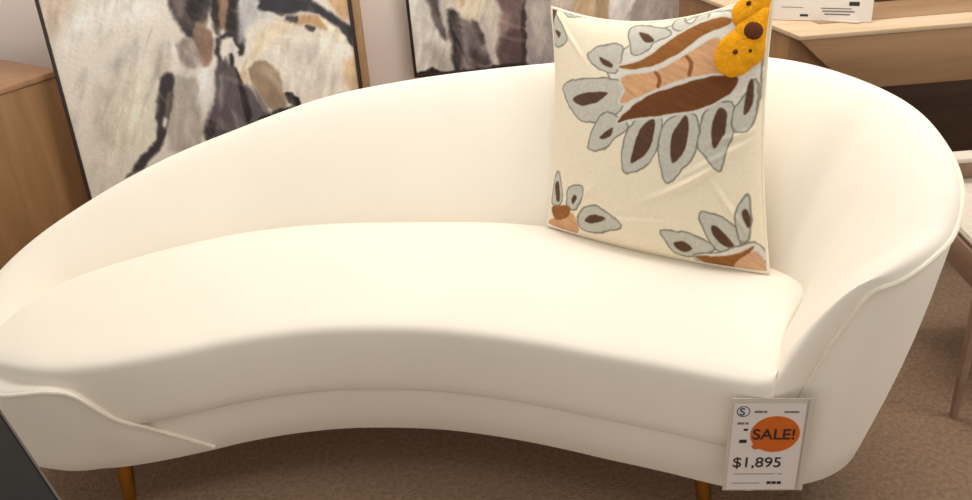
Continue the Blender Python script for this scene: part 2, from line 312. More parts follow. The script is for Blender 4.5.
# ------------------------------------------------------------------ materials
IVORY = mat('ivory_velvet', srgb(240,231,215), .85, sheen=.15, noise=(3.5,.025,3), bump=(260,.10,.002), spec=.25)
IVORY_PIPE = mat('ivory_welt', srgb(240,231,213), .8, noise=(60,.05,2), spec=.25)
BRASS = mat('brushed_brass', srgb(190,140,62), .28, metal=1, noise=(40,.1,3))
CARPET = mat('brown_carpet', srgb(156,129,106), .98, noise=(85,.26,6), bump=(170,.9,.008), spec=.1)
WALL = mat('painted_wall', srgb(236,222,212), .8, noise=(4,.03,4), bump=(120,.1,.002))
OAK = mat('oak_veneer', srgb(170,135,95), .45, grain=((1.6,16,22), srgb(148,113,79), srgb(176,141,104)))
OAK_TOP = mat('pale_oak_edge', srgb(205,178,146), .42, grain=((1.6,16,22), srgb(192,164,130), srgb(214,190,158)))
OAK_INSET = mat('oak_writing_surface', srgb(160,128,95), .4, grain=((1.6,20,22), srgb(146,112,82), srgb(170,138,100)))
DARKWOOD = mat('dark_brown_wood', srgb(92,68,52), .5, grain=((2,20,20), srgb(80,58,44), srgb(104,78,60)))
CABWOOD = mat('walnut_brown_veneer', srgb(150,112,72), .5, grain=((14,14,1.4), srgb(128,92,56), srgb(160,121,80)))
CABTOP = mat('cabinet_top_wood', srgb(190,150,108), .45, grain=((6,6,6), srgb(150,112,78), srgb(172,132,96)))
BLACKFRAME = mat('dark_frame', srgb(52,38,32), .45, noise=(30,.15,3))
GOLDFRAME = mat('gilt_wood_frame', srgb(160,126,88), .42, noise=(30,.15,3))
CANVAS = mat('painted_canvas', srgb(200,190,178), .6, attr='paint', noise=(120,.07,4), bump=(90,.35,.004))
LINEN = mat('embroidered_cotton', srgb(232,220,196), .85, attr='paint', noise=(160,.05,3), bump=(420,.2,.0015), sheen=.1, spec=.2)
LINEN_EDGE = mat('cream_cotton_welt', srgb(236,226,205), .85, noise=(120,.05,3), spec=.2)
YELLOW = mat('marigold_felt', srgb(228,156,18), .85, noise=(55,.22,4), bump=(260,.5,.004), spec=.15)
SEEDS = mat('brown_felt', srgb(92,52,32), .9, noise=(90,.2,3), bump=(300,.5,.003), spec=.1)
PAPER = mat('white_paper', srgb(226,216,208), .6, noise=(30,.02,2))
SIGNPAPER = mat('white_card', srgb(236,228,218), .55, noise=(30,.02,2))
SLEEVE = mat('clear_plastic', srgb(206,196,182), .25, noise=(12,.03,2), coat=.3)
ORANGE = mat('orange_sticker', srgb(206,98,14), .5, noise=(40,.05,2))
INK = mat('dark_ink', srgb(44,36,34), .7, noise=(60,.05,2))
INKGREY = mat('grey_ink', srgb(120,112,108), .7, noise=(60,.05,2))
INKBLUE = mat('blue_grey_ink', srgb(70,84,104), .7, noise=(60,.05,2))
CHARCOAL = mat('charcoal_stained_wood', srgb(28,26,24), .7, grain=((3,3,3), srgb(23,21,20), srgb(32,30,27)), spec=.3)
CHARCOAL_HIGHLIGHT = mat('charcoal_highlight', srgb(84,74,66), .4, noise=(30,.08,3))
STOOLWOOD = mat('taupe_wood', srgb(150,122,102), .5, grain=((14,3,14), srgb(136,108,90), srgb(160,132,112)))
STOOLFAB = mat('oatmeal_upholstery', srgb(216,205,188), .9, noise=(60,.07,4), bump=(220,.3,.003), spec=.2)

# ------------------------------------------------------------------ setting
struct(box('floor', (-3,-1.2,-.06), (3.4,3.3,0), CARPET, bevel=0))
struct(box('wall_back', (-3,3.2,0), (3.4,3.3,2.9), WALL, bevel=0))

# ------------------------------------------------------------------ sofa
SZ = .14
ST = [ # bottom (x,y) / rim (x,y,z) / inner crease (x,y,z)
 ((-.640,1.622),(-.632,1.621,.150),(-.632,1.627,.151)),
 ((-.740,1.600),(-.738,1.581,.248),(-.738,1.589,.252)),
 ((-.800,1.586),(-.785,1.560,.290),(-.788,1.575,.298)),
 ((-.850,1.580),(-.820,1.550,.335),(-.825,1.582,.345)),
 ((-.890,1.574),(-.855,1.545,.378),(-.860,1.580,.385)),
 ((-.940,1.576),(-.900,1.543,.392),(-.905,1.582,.395)),
 ((-.985,1.588),(-.950,1.548,.388),(-.950,1.587,.400)),
 ((-1.020,1.602),(-1.010,1.560,.382),(-.995,1.594,.405)),
 ((-1.055,1.630),(-1.070,1.595,.385),(-1.025,1.615,.420)),
 ((-1.085,1.680),(-1.115,1.660,.410),(-1.042,1.665,.435)),
 ((-1.095,1.750),(-1.125,1.750,.455),(-1.043,1.730,.440)),
 ((-1.080,1.830),(-1.090,1.840,.505),(-1.030,1.790,.440)),
 ((-1.040,1.910),(-1.035,1.915,.540),(-.990,1.870,.440)),
 ((-.970,1.990),(-.960,1.990,.570),(-.935,1.925,.440)),
 ((-.870,2.060),(-.860,2.070,.600),(-.850,1.980,.440)),
 ((-.730,2.110),(-.730,2.150,.630),(-.720,2.035,.440)),
 ((-.550,2.150),(-.560,2.220,.660),(-.560,2.075,.440)),
 ((-.350,2.160),(-.360,2.255,.705),(-.360,2.078,.440)),
 ((-.150,2.150),(-.145,2.250,.735),(-.150,2.048,.440)),
 ((.040,2.120),(.050,2.225,.755),(.040,2.012,.440)),
 ((.220,2.070),(.240,2.190,.770),(.200,1.955,.440)),
 ((.400,1.990),(.450,2.145,.785),(.360,1.880,.440)),
 ((.550,1.900),(.620,2.080,.790),(.480,1.805,.440)),
 ((.650,1.810),(.740,1.990,.790),(.580,1.730,.440)),
 ((.720,1.710),(.825,1.860,.785),(.635,1.662,.440)),
 ((.755,1.610),(.868,1.730,.775),(.638,1.605,.440)),
 ((.755,1.530),(.875,1.600,.752),(.610,1.555,.440)),
 ((.735,1.465),(.860,1.495,.720),(.580,1.510,.440)),
 ((.710,1.430),(.820,1.420,.672),(.555,1.470,.440)),
 ((.680,1.403),(.765,1.378,.643),(.537,1.435,.440)),
 ((.645,1.385),(.710,1.362,.614),(.523,1.400,.440)),
 ((.610,1.375),(.660,1.365,.590),(.513,1.375,.438)),
 ((.580,1.372),(.625,1.366,.530),(.505,1.355,.430)),
 ((.555,1.374),(.595,1.368,.465),(.500,1.345,.410)),
 ((.535,1.373),(.570,1.371,.395),(.495,1.343,.360)),
 ((.512,1.373),(.545,1.371,.330),(.488,1.348,.300)),
 ((.495,1.376),(.512,1.373,.225),(.496,1.372,.215)),
 ((.470,1.386),(.474,1.385,.155),(.472,1.391,.155)),
]
K = 6
Bc = catmull([(b[0],b[1],SZ) for b,o,c in ST], K)
Oc = catmull([(o[0],o[1],o[2]-(.010 if 11<=i<=27 else .005 if i in(10,28) else 0)) for i,(b,o,c) in enumerate(ST)], K)
Cc = catmull([c for b,o,c in ST], K)
NS = len(Bc)

sofa = thing('sofa', 'ivory velvet kidney-shaped sofa with a curved sweeping back and slim brass legs', 'sofa', (0,1.75,0))

V=[]; F=[]; NO=8; NI=16; TAIL=3
PROF = NO+1+NI+TAIL
ctr = np.array([-.15,1.8,0])
for s in range(NS):
    b,o,c = Bc[s],Oc[s],Cc[s]
    hgt = max(o[2]-SZ,.006); wt = min(1,max(0,(s/K-26)/6)); wt = wt*wt*(3-2*wt)
    out = o-c; out[2]=0; ln=np.linalg.norm(out); out = out/max(ln,1e-6)
    if s < 2*K: out = np.array([0.,-1.,0.])
    if wt > 0: out = out*(1-wt)+np.array([.15,-1.,0.])*wt; out = out/np.linalg.norm(out)
    r0 = min(.018,hgt*.25)*(1-.7*wt)
    row=[]
    row.append(b-out*r0)                              # tucked under
    b2=b+np.array([0,0,r0])
    for k in range(NO):
        t=k/(NO-1); q=b2*(1-t)+o*t
        q = q + out*(.012*math.sin(math.pi*t)*min(1,hgt/.4))
        row.append(q)
    d=np.linalg.norm(c-o)
    rr=min(.095,.36*d)
    p1=o+np.array([0,0,1.0])*rr+(c-o)*.10
    p2=c+(o-c)*np.array([.22,.22,.50])
    for k in range(1,NI+1):
        t=k/NI; q=o*(1-t)**3+3*p1*t*(1-t)**2+3*p2*t*t*(1-t)+c*t**3
        row.append(q)
    drop=min(.05,max(c[2]-SZ-.004,0.0))
    for k in range(1,TAIL+1):
        row.append(c+np.array([0,0,-drop*k/TAIL])-out*.003*k)
    V+=row
n=len(V)//NS
for s in range(NS-1):
    for k in range(n-1):
        a=s*n+k; F.append((a,a+1,a+1+n,a+n))
F.append(tuple(range(n))); F.append(tuple(range((NS-1)*n,NS*n))[::-1])
shell = mesh_obj('backrest_shell', V, F, IVORY, sofa)

# welt along the rim
tube('piping', [tuple(p+np.array([0,0,.002])) for p in resample(Oc,260)],   .0050, IVORY_PIPE, sofa, seg=8)

# seat cushion: a grid between the front curve and the crease
FRONT = [(-1.050,1.650),(-1.035,1.617),(-1.00,1.598),(-.93,1.572),(-.86,1.562),(-.77,1.568),(-.66,1.588),(-.55,1.614),(-.44,1.628),(-.32,1.628),(-.16,1.605),(-.03,1.567),(.09,1.519),(.20,1.467),(.31,1.416),(.41,1.366),(.485,1.337),(.505,1.352)]
Fc = resample(catmull(FRONT,8), 141)
BK = [(-1.058,1.665),(-1.060,1.70)]+[(c[0]*1.0+(.012 if c[0]>.2 else -.012 if c[0]<-.9 else 0),c[1]+.015) for b,o,c in ST[10:31]]+[(.520,1.380),(.509,1.360)]
Kc = resample(catmull(BK,8), 141)
def grid_solid(Fr, Bk, profile, m, name, parent, nv=30):
    """profile: list of (inset from front edge, z) from the bottom seam up over the front"""
    V=[];rows=0
    nu=len(Fr)
    for i in range(nu):
        f=Fr[i]; k=Bk[i]; d=k-f; L=np.linalg.norm(d)
        t=Fr[min(i+1,nu-1)]-Fr[max(i-1,0)]; t/=np.linalg.norm(t); nrm=np.array([-t[1],t[0]])
        col=[]
        for ins,z in profile:
            w=min(1,L/.12)
            p=f+(nrm*ins)*w; col.append((p[0],p[1],z))
        lp=np.array(col[-1][:2])
        for j in range(1,nv+1):
            s=j/nv; p=lp*(1-s)+k*s
            z=profile[-1][1]+.009*math.sin(math.pi*min(1,s))**.7*min(1,L/.25)-(.010*max(0,(s-.93)/.07)**2)
            col.append((p[0],p[1],z))
        col.append((k[0],k[1],profile[0][1]))
        V+=col; rows=len(col)
    F=[]
    for i in range(nu-1):
        for j in range(rows):
            a=i*rows+j; b=i*rows+(j+1)%rows; F.append((a,b,b+rows,a+rows))
    F.append(tuple(range(rows))); F.append(tuple(range((nu-1)*rows,nu*rows))[::-1])
    return mesh_obj(name,V,F,m,parent)
prof=[(.016,.266),(.006,.268),(0,.276),(-.002,.30),(-.004,.34),(-.003,.38),(-.003,.416),(-.001,.427),(.004,.434),(.011,.438),(.022,.441)]
grid_solid(Fc, Kc, prof, IVORY, 'seat_cushion', sofa)
# base rail below the seam
def offset(P,d):
    out=[]
    for i in range(len(P)):
        t=P[min(i+1,len(P)-1)]-P[max(i-1,0)]; t/=np.linalg.norm(t); out.append(P[i]+np.array([-t[1],t[0]])*d)
    return np.array(out)
Fb = offset(resample(catmull(FRONT[:-2]+[(.475,1.342),(.532,1.358)],8),141),.009); Kb = Kc.copy()
Bp=[]
prof2=[(.040,.140),(.022,.140),(.018,.144),(.011,.20),(.005,.246),(.006,.254),(.013,.261)]
V=[];rows=0
for i in range(6,140):
    f=Fb[i];k=Kb[i]; t=Fb[min(i+1,132)]-Fb[min(i-1,130)]; t/=np.linalg.norm(t); nr=np.array([-t[1],t[0]]); col=[]
    kk=f+(k-f)*.92
    for ins,z in prof2: p=f+nr*ins; col.append((p[0],p[1],z))
    col.append((kk[0],kk[1],.264)); col.append((kk[0],kk[1],.140)); V+=col; rows=len(col)
F=[]; nn=len(V)//rows
for i in range(nn-1):
    for j in range(rows):
        a=i*rows+j; b=i*rows+(j+1)%rows; F.append((a,b,b+rows,a+rows))
F.append(tuple(range(rows))); F.append(tuple(range((nn-1)*rows,nn*rows))[::-1])
mesh_obj('base_rail',V,F,IVORY,sofa)
# legs
for (x,y,dx,dy) in ((-.838,1.622,-.012,-.012),(.405,1.452,.012,-.012),(-.78,2.0,-.015,.015),(.55,1.80,.018,.012)):
    tube('leg',[(x,y,.146),(x,y,.138),(x+dx*.5,y+dy*.5,.07),(x+dx,y+dy,.004),(x+dx,y+dy,0)],[.019,.019,.0165,.0125,.011],BRASS,sofa,seg=20)
seat_under(sofa)

# ------------------------------------------------------------------ throw pillow
PBL=np.array([.151,1.964,.452]);PBR=np.array([.586,1.678,.452]);PTL=np.array([.199,2.180,.903]);PTR=np.array([.606,1.846,.999])
pillow = thing('throw_pillow','cream square throw pillow appliqued with brown and grey leaves and yellow flowers','pillow',tuple((PBL+PBR)/2))
EU=(PBR-PBL)/.52; EV=(PTL-PBL+PTR-PBR)/2/.53
PN=np.cross(EU,EV); PN/=np.linalg.norm(PN); PB=np.array([PN[0],PN[1],0])
def pbase(u,v):
    u=np.asarray(u)[...,None]; v=np.asarray(v)[...,None]
    P=(PBL*(1-u)+PBR*u)*(1-v)+(PTL*(1-u)+PTR*u)*v
    return P+EU*.018*(4*v*(1-v))*(1-2*u)-EV*.048*(4*u*(1-u))*v**3+PB*.022*(4*u*(1-u))*(1-v)**3
def pbulge(u,v):
    a=np.clip(1-(2*u-1)**2,0,1);b=np.clip(1-(2*v-1)**2,0,1); return (a*b)**.45
def wrinkle(u,v):
    w=np.zeros_like(u)
    for (cx,cy,ang,ln,amp) in ((.86,.42,.5,.16,.004),(.80,.36,.55,.2,.0035),(.70,.30,.45,.2,.003),(.15,.12,.8,.15,.003),(.9,.2,2.2,.12,.004),(.1,.9,2.3,.12,.003),(.45,.12,.1,.2,.0025),(.93,.5,.3,.1,.004)):
        ca,sa=math.cos(ang),math.sin(ang); x=(u-cx)*ca+(v-cy)*sa; y=-(u-cx)*sa+(v-cy)*ca
        w+=amp*np.exp(-(x/ln)**2)*np.exp(-(y/.018)**2)*np.cos(y/.018*1.6)
    return w
G=300
uu,vv=np.meshgrid(np.linspace(0,1,G),np.linspace(0,1,G)); u=uu.ravel(); v=vv.ravel()
bl=pbulge(u,v)
front=pbase(u,v)+PN*(bl*.07+wrinkle(u,v)*np.minimum(1,bl*2))[:,None]
PAL={'grey':(190,187,173),'pale':(214,208,195),'brown':(86,60,42),'dark':(70,56,48),'rust':(142,90,40),'rust2':(140,84,50),'tan':(204,156,114),'tan2':(206,164,130),'umber':(106,62,28)}
base=np.tile(np.array((233,220,194.)),(G*G,1))
Pm=np.stack([u,v],1)
wob=np.stack([fbm(Pm,26,11,3),fbm(Pm,26,31,3)],1)*.016
fine=fbm(Pm*np.array([1,1]),110,5,2)
for kind,cn,pts in CUSHION_ART:
    poly=smooth_poly(pts,4)
    d=sdf(Pm+wob*(1 if kind=='leaf' else .6),poly)
    soft=lambda d,w=.0028: np.clip(.5-d/w/2,0,1)[:,None]
    if kind=='leaf':
        a=soft(d-.004); base=base*(1-a)+np.array((118,116,102.))*a
        a=soft(d+.002); base=base*(1-a)+np.array(PAL[cn],float)*(1+.12*fine[:,None])*a
    else:
        if kind=='line':
            a=soft(d-.010,.004); base=base*(1-a)+np.array((206,202,188.))*a
        a=soft(d); streak=1+.22*fbm(Pm@np.array([[.86,.5],[-.5,.86]])*np.array([18,120]),1,77,2)
        base=base*(1-a)+np.array(PAL[cn],float)*streak[:,None]*a
V=list(front); back=pbase(u,v)-PN*(bl*.022)[:,None]
idx=-np.ones(G*G,int); nb=G*G; Vb=[]
inner=(u>1e-6)&(u<1-1e-6)&(v>1e-6)&(v<1-1e-6)
idx[inner]=np.arange(inner.sum())+nb; idx[~inner]=np.where(~inner)[0]
allV=np.vstack([front,back[inner]])
F=[]
for j in range(G-1):
    for i in range(G-1):
        a=j*G+i; F.append((a,a+1,a+1+G,a+G)); F.append((idx[a+G],idx[a+1+G],idx[a+1],idx[a]))
cover=mesh_obj('pillow_cover',allV.tolist(),[tuple(int(k) for k in f) for f in F],LINEN,pillow)
cols=np.vstack([lin(np.clip(base,0,255)),np.tile(lin((228,216,192)),(int(inner.sum()),1))])
set_colors(cover,cols)
# welt
t=np.linspace(0,1,40)
lp=[*pbase(t,0*t),*pbase(0*t+1,t)[1:],*pbase(1-t,0*t+1)[1:],*pbase(0*t,1-t)[1:]]
tube('piping',[tuple(p) for p in lp],.0045,LINEN_EDGE,pillow,seg=8)
# felt flowers
def flower(u0,v0,r,seed,cr):
    rg=random.Random(seed)
    c=pbase(np.array(u0),np.array(v0))+PN*(pbulge(np.array(u0),np.array(v0))*.07)
    # local normal from the surface
    def S(a,b): return pbase(np.array(a),np.array(b))+PN*(pbulge(np.array(a),np.array(b))*.07)
    e1=S(min(u0+.01,.999),v0)-S(u0-.01,v0); e2=S(u0,v0+.01)-S(u0,v0-.01); n=np.cross(e1,e2); n/=np.linalg.norm(n)
    e1/=np.linalg.norm(e1); e2=np.cross(n,e1)
    V=[];F=[];nr=16;na=72; npet=rg.choice([9,10,11])
    def surf(x,y):                                   # follow the pillow
        du=x/.53; dv=y/.50; a=min(max(u0+du,.0),.995); b=min(max(v0+dv,0),.999)
        return S(a,b)
    for k in range(nr):
        for a in range(na):
            th=2*math.pi*a/na; q=k/(nr-1)
            rad=r*q*(1+.04*abs(math.sin(npet*th/2))*q)
            h=.004+.013*math.sqrt(max(0,1-q**3))*(.97+.04*abs(math.sin(npet*th/2+q*2)))
            p=surf(rad*math.cos(th),rad*math.sin(th))+n*(h if k<nr-1 else -.001); V.append(p)
    for k in range(nr-1):
        for a in range(na):
            i=k*na+a; j=k*na+(a+1)%na; F.append((i,j,j+na,i+na))
    F.append(tuple(range(na))[::-1])
    o=mesh_obj('flower_applique',[tuple(x) for x in V],F,YELLOW,pillow)
    bm=bmesh.new(); bmesh.ops.create_uvsphere(bm,u_segments=18,v_segments=10,radius=1)
    M=Matrix(((e1[0]*cr,e2[0]*cr,n[0]*.009,c[0]+n[0]*.013),(e1[1]*cr,e2[1]*cr,n[1]*.009,c[1]+n[1]*.013),(e1[2]*cr,e2[2]*cr,n[2]*.009,c[2]+n[2]*.013),(0,0,0,1)))
    bmesh.ops.transform(bm,matrix=M,verts=bm.verts)
    bm_obj('flower_centre',bm,SEEDS,o)
for k,((fu,fv,fr),cr) in enumerate(zip(FLOWERS,(.004,.006,.006,.019))): flower(fu,fv,fr,k,cr)
seat_under(pillow)

# ------------------------------------------------------------------ paintings
def paint_canvas(x0,x1,v0,v1,strokes,ground,to3d,name,parent,dens,seed):
    nx=int((x1-x0)*dens); ny=int((v1-v0)*dens)
    X,Y=np.meshgrid(np.linspace(x0,x1,nx),np.linspace(v0,v1,ny)); P=np.stack([X.ravel(),Y.ravel()],1)
    gain=1.10; col=np.tile(np.array(ground,float),(len(P),1))*(1+.10*fbm(P,7,seed,5))[:,None]
    # broad generic strokes above what the seen part shows
    wob=np.stack([fbm(P,38,seed+3,4),fbm(P,38,seed+9,4)],1)*.022
    st=1+.30*fbm(P@np.array([[.95,.3],[-.3,.95]])*np.array([60,12]),1,seed+20,3)
    for f,c,pts in strokes:
        d=sdf(P+wob*.7,smooth_poly(pts,2)); a=np.clip(.5-d/(f*1.2)/2,0,1); a=a*a*(3-2*a)
        col=col*(1-a[:,None])+np.array(c,float)*(st*(1+.15*fbm(P,30,seed+40,3)))[:,None]*a[:,None]
    for k,(ang,hue,amt) in enumerate(((.35,(214,206,194),.42),(-.5,(120,112,106),.25),(1.2,(196,178,156),.30))):
        ca,sa=math.cos(ang),math.sin(ang); Q=P@np.array([[ca,-sa],[sa,ca]])*np.array([44,9])
        m=np.clip((fbm(Q,1,seed+60+k,3)-.05)*4,0,1)*np.clip((fbm(P,9,seed+70+k,2)+.08)*6,0,1)*amt
        col=col*(1-m[:,None])+np.array(hue,float)*m[:,None]
    V=[to3d(a,b) for a,b in P]; F=[]
    for j in range(ny-1):
        for i in range(nx-1):
            q=j*nx+i; F.append((q,q+1,q+1+nx,q+nx))
    o=mesh_obj(name,V,F,CANVAS,parent); set_colors(o,lin(np.clip(col*gain,0,250)))
    return o
def frame_bars(x0,x1,v0,v1,w,d,to3d,m_front,m_side,parent,lift=.006):
    """floater frame: four bars (front lip) plus a deep side wall, each bar one mesh; to3d(x,v,depth)"""
    def bar(a0,a1,b0,b1,da,db,m,name):
        P=[to3d(a0,b0,da),to3d(a1,b0,da),to3d(a1,b0,db),to3d(a0,b0,db),to3d(a0,b1,da),to3d(a1,b1,da),to3d(a1,b1,db),to3d(a0,b1,db)]
        return hexa(name,P,m,parent,.0015)
    for a0,a1,b0,b1 in ((x0-w,x0,v0-w,v1+w),(x1,x1+w,v0-w,v1+w),(x0,x1,v0-w,v0),(x0,x1,v1,v1+w)):
        bar(a0,a1,b0,b1,lift,-.004,m_front,'frame_lip')
    s=w*.9
    for a0,a1,b0,b1 in ((x0-w,x0-w+s,v0-w,v1+w),(x1+w-s,x1+w,v0-w,v1+w),(x0-w+s,x1+w-s,v0-w,v0-w+s),(x0-w+s,x1+w-s,v1+w-s,v1+w)):
        bar(a0,a1,b0,b1,-.0045,-d,m_side,'frame_side')

lean=math.radians(5)
n1=Vector((0,-math.cos(lean),math.sin(lean))); v1=Vector((0,math.sin(lean),math.cos(lean)))
def T1(x,v,d=0): return Vector((0,2.72,0))+Vector((x,0,0))+v1*v+n1*d
p1=thing('painting','large beige and grey abstract canvas in a brown frame leaning behind left half of sofa','painting',(-.78,2.72,0))
paint_canvas(-1.232,-.345,.012,1.35,PAINTING_BEIGE,(216,208,194),T1,'canvas',p1,300,5)
frame_bars(-1.232,-.345,.012,1.35,.010,.046,T1,BLACKFRAME,GOLDFRAME,p1)
hexa('frame_side',[T1(a,b,c) for b in (.002,1.36) for a,c in ((-.3345,.002),(-.314,.002),(-.314,-.046),(-.3345,-.046))],GOLDFRAME,p1,.002)
seat_under(p1)
def T2(x,v,d=0): return Vector((x,3.16-d,v))
p2=thing('painting','dark charcoal and cream abstract canvas with black frame hanging low behind sofa centre','painting',(.35,3.16,.41))
paint_canvas(-.188,.885,.428,1.62,PAINTING_DARK,(206,197,187),T2,'canvas',p2,280,17)
frame_bars(-.188,.885,.428,1.62,.010,.040,T2,BLACKFRAME,BLACKFRAME,p2)
seat_under(p2)

# ------------------------------------------------------------------ cabinet at left
cab=thing('cabinet','brown wooden cabinet standing behind the left end of the sofa','cabinet',(-1.5,2.8,0))
P1=np.array([-1.256,2.844]); P0=P1-np.array([.672,.740])*.50; nd=np.array([-(P1-P0)[1],(P1-P0)[0]]); nd=np.array([-.84,.54])
Q0=P0+nd*.40; Q1=P1+nd*.40
def prism(name,a,b,c,d,z0,z1,m,par,bev=.004): return hexa(name,[(*a,z0),(*b,z0),(*c,z0),(*d,z0),(*a,z1),(*b,z1),(*c,z1),(*d,z1)],m,par,bev)
prism('carcass',P0,P1,Q1,Q0,.04,.628,CABWOOD,cab)
e=(P1-P0)/np.linalg.norm(P1-P0)
prism('cabinet_top',P0-nd*.004,P1-nd*.004,Q1,Q0,.629,.648,CABTOP,cab,.003)
prism('plinth',P0+nd*.03,P1+nd*.03,Q1,Q0,0,.0395,DARKWOOD,cab)
seat_under(cab)

# ------------------------------------------------------------------ desk at right rear
desk=thing('desk','light oak writing desk with slanted ends standing behind right end of sofa','desk',(1.35,2.6,0))
zt=.75
# top slab: left end canted in plan
ytop0,ytop1=2.285,2.92
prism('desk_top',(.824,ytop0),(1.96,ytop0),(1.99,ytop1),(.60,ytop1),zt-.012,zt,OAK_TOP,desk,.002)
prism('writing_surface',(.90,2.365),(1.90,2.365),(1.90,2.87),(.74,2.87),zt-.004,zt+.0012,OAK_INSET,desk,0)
# apron with a slanted end
hexa('apron',[(.972,ytop0+.003,.596),(1.86,ytop0+.003,.596),(1.86,ytop0+.025,.596),(.972,ytop0+.025,.596),(.826,ytop0+.003,zt-.0125),(1.96,ytop0+.003,zt-.0125),(1.96,ytop0+.025,zt-.0125),(.826,ytop0+.025,zt-.0125)],OAK,desk,.002)
prism('pedestal',(.814,2.335),(1.0,2.335),(1.0,2.85),(.645,2.85),0,zt-.0125,CABWOOD,desk,.002)
prism('drawer_bottom',(1.003,ytop0+.03),(1.85,ytop0+.03),(1.85,2.855),(1.003,2.855),.600,.615,DARKWOOD,desk,.002)
prism('under_desk_shade',(1.005,2.86),(1.90,2.86),(1.90,2.885),(.95,2.885),.10,.598,DARKWOOD,desk,.002)  # dark panel added to stand in for the shade under the desk
for x,y in ((1.83,2.82),(1.83,2.33)):
    hexa('leg',[(x-.02,y-.02,0),(x+.02,y-.02,0),(x+.02,y+.02,0),(x-.02,y+.02,0),(x-.03,y-.025,.598),(x+.03,y-.025,.598),(x+.03,y+.025,.598),(x-.03,y+.025,.598)],DARKWOOD,desk,.003)
seat_under(desk)

# sign on the desk
sg=thing('price_sign','white printed price sign standing on the front corner of the oak desk','sign',(.91,2.39,zt))
A0=Vector((.799,2.432,zt+.0016)); A1=Vector((1.024,2.341,zt+.0016)); sx=(A1-A0).normalized(); sw=(A1-A0).length
sup=(Vector((0,0,1))*.985+Vector((.12,.16,0))*.9).normalized(); sup=(sup-sx*sup.dot(sx)).normalized(); sn=sx.cross(sup)
if sn.y>0: sn=-sn
def SG(a,b,c): return A0+sx*a+sup*b+sn*c
def slab(name,a0,a1,b0,b1,c0,c1,m,par,bev=.0005):
    return hexa(name,[SG(a0,b0,c0),SG(a1,b0,c0),SG(a1,b0,c1),SG(a0,b0,c1),SG(a0,b1,c0),SG(a1,b1,c0),SG(a1,b1,c1),SG(a0,b1,c1)],m,par,bev)
slab('card',0,sw,0,.17,0,-.004,SIGNPAPER,sg)
prism('stand_foot',(A0.x+.03,A0.y+.0),(A1.x-.03,A1.y+.0),(A1.x-.01,A1.y+.05),(A0.x+.05,A0.y+.05),zt+.0014,zt+.004,SLEEVE,sg,0)
for a0,a1,b0,b1,mm in ((.068,.088,.010,.016,INK),(.02,.075,.032,.0335,INKGREY),(.128,.19,.016,.0195,INKGREY),(.122,.20,.0235,.027,INKGREY),(.118,.192,.031,.0335,INKGREY),(.185,.21,.040,.050,INK),(.02,.10,.060,.064,INKGREY),(.02,.16,.08,.10,INK)):
    slab('print_line',a0,a1,b0,b1,.0006,.0001,mm,sg,0)
seat_under(sg)

# dark tray on the desk
tr=thing('tray','dark brown wooden tray lying on the oak desk right of the sign','tray',(1.35,2.62,zt))
def TR_(x0,x1,y0,y1,z0,z1,n): return prism(n,(x0,y0),(x1,y0),(x1,y1),(x0,y1),z0,z1,DARKWOOD,tr,.002)
TR_(1.10,1.70,2.51,2.80,zt+.002,zt+.012,'tray_base')
TR_(1.10,1.70,2.51,2.522,zt+.0125,zt+.05,'rim'); TR_(1.10,1.70,2.788,2.80,zt+.0125,zt+.05,'rim'); TR_(1.10,1.112,2.5225,2.7875,zt+.0125,zt+.05,'rim'); TR_(1.688,1.70,2.5225,2.7875,zt+.0125,zt+.05,'rim')
seat_under(tr)

# ------------------------------------------------------------------ stool / low chair at right
ch=thing('low_chair','oatmeal upholstered low chair with taupe wooden frame beside right end of sofa','chair',(1.32,1.9,0))
cx0,cx1,cy0,cy1=1.045,1.60,1.675,2.06
def fr(n,x0,x1,y0,y1,z0,z1,m,bev=.004): return box(n,(x0,y0,z0),(x1,y1,z1),m,ch,bev)
fr('seat_rail',cx0,cx0+.03,cy0+.031,cy1-.031,.35,.425,STOOLWOOD); fr('seat_rail',cx1-.03,cx1,cy0+.031,cy1-.031,.35,.425,STOOLWOOD)
fr('seat_rail',cx0+.031,cx1-.031,cy0,cy0+.03,.35,.425,STOOLWOOD); fr('seat_rail',cx0+.031,cx1-.031,cy1-.03,cy1,.35,.425,STOOLWOOD)
for x,y,dx in ((cx0+.015,cy0+.015,0),(cx1-.015,cy0+.015,0),(cx0+.015,cy1-.015,0),(cx1-.015,cy1-.015,0)):
    hexa('leg',[(x-.007,y-.007,0),(x+.007,y-.007,0),(x+.007,y+.007,0),(x-.007,y+.007,0),(x-.013,y-.013,.425),(x+.013,y-.013,.425),(x+.013,y+.013,.425),(x-.013,y+.013,.425)],STOOLWOOD,ch,.002)
fr('seat_pad',cx0+.004,cx1-.004,cy0+.004,cy1-.012,.427,.450,STOOLFAB,.012)
for x in (cx0+.004,cx1-.034): fr('back_post',x,x+.03,cy1-.044,cy1-.014,.4505,.496,STOOLWOOD)
fr('backrest',cx0+.002,cx1-.002,cy1-.055,cy1-.005,.497,.515,STOOLFAB,.012)
fr('back_panel',cx0+.0345,cx1-.0345,cy1-.036,cy1-.022,.4505,.4965,STOOLWOOD,.002)
seat_under(ch)

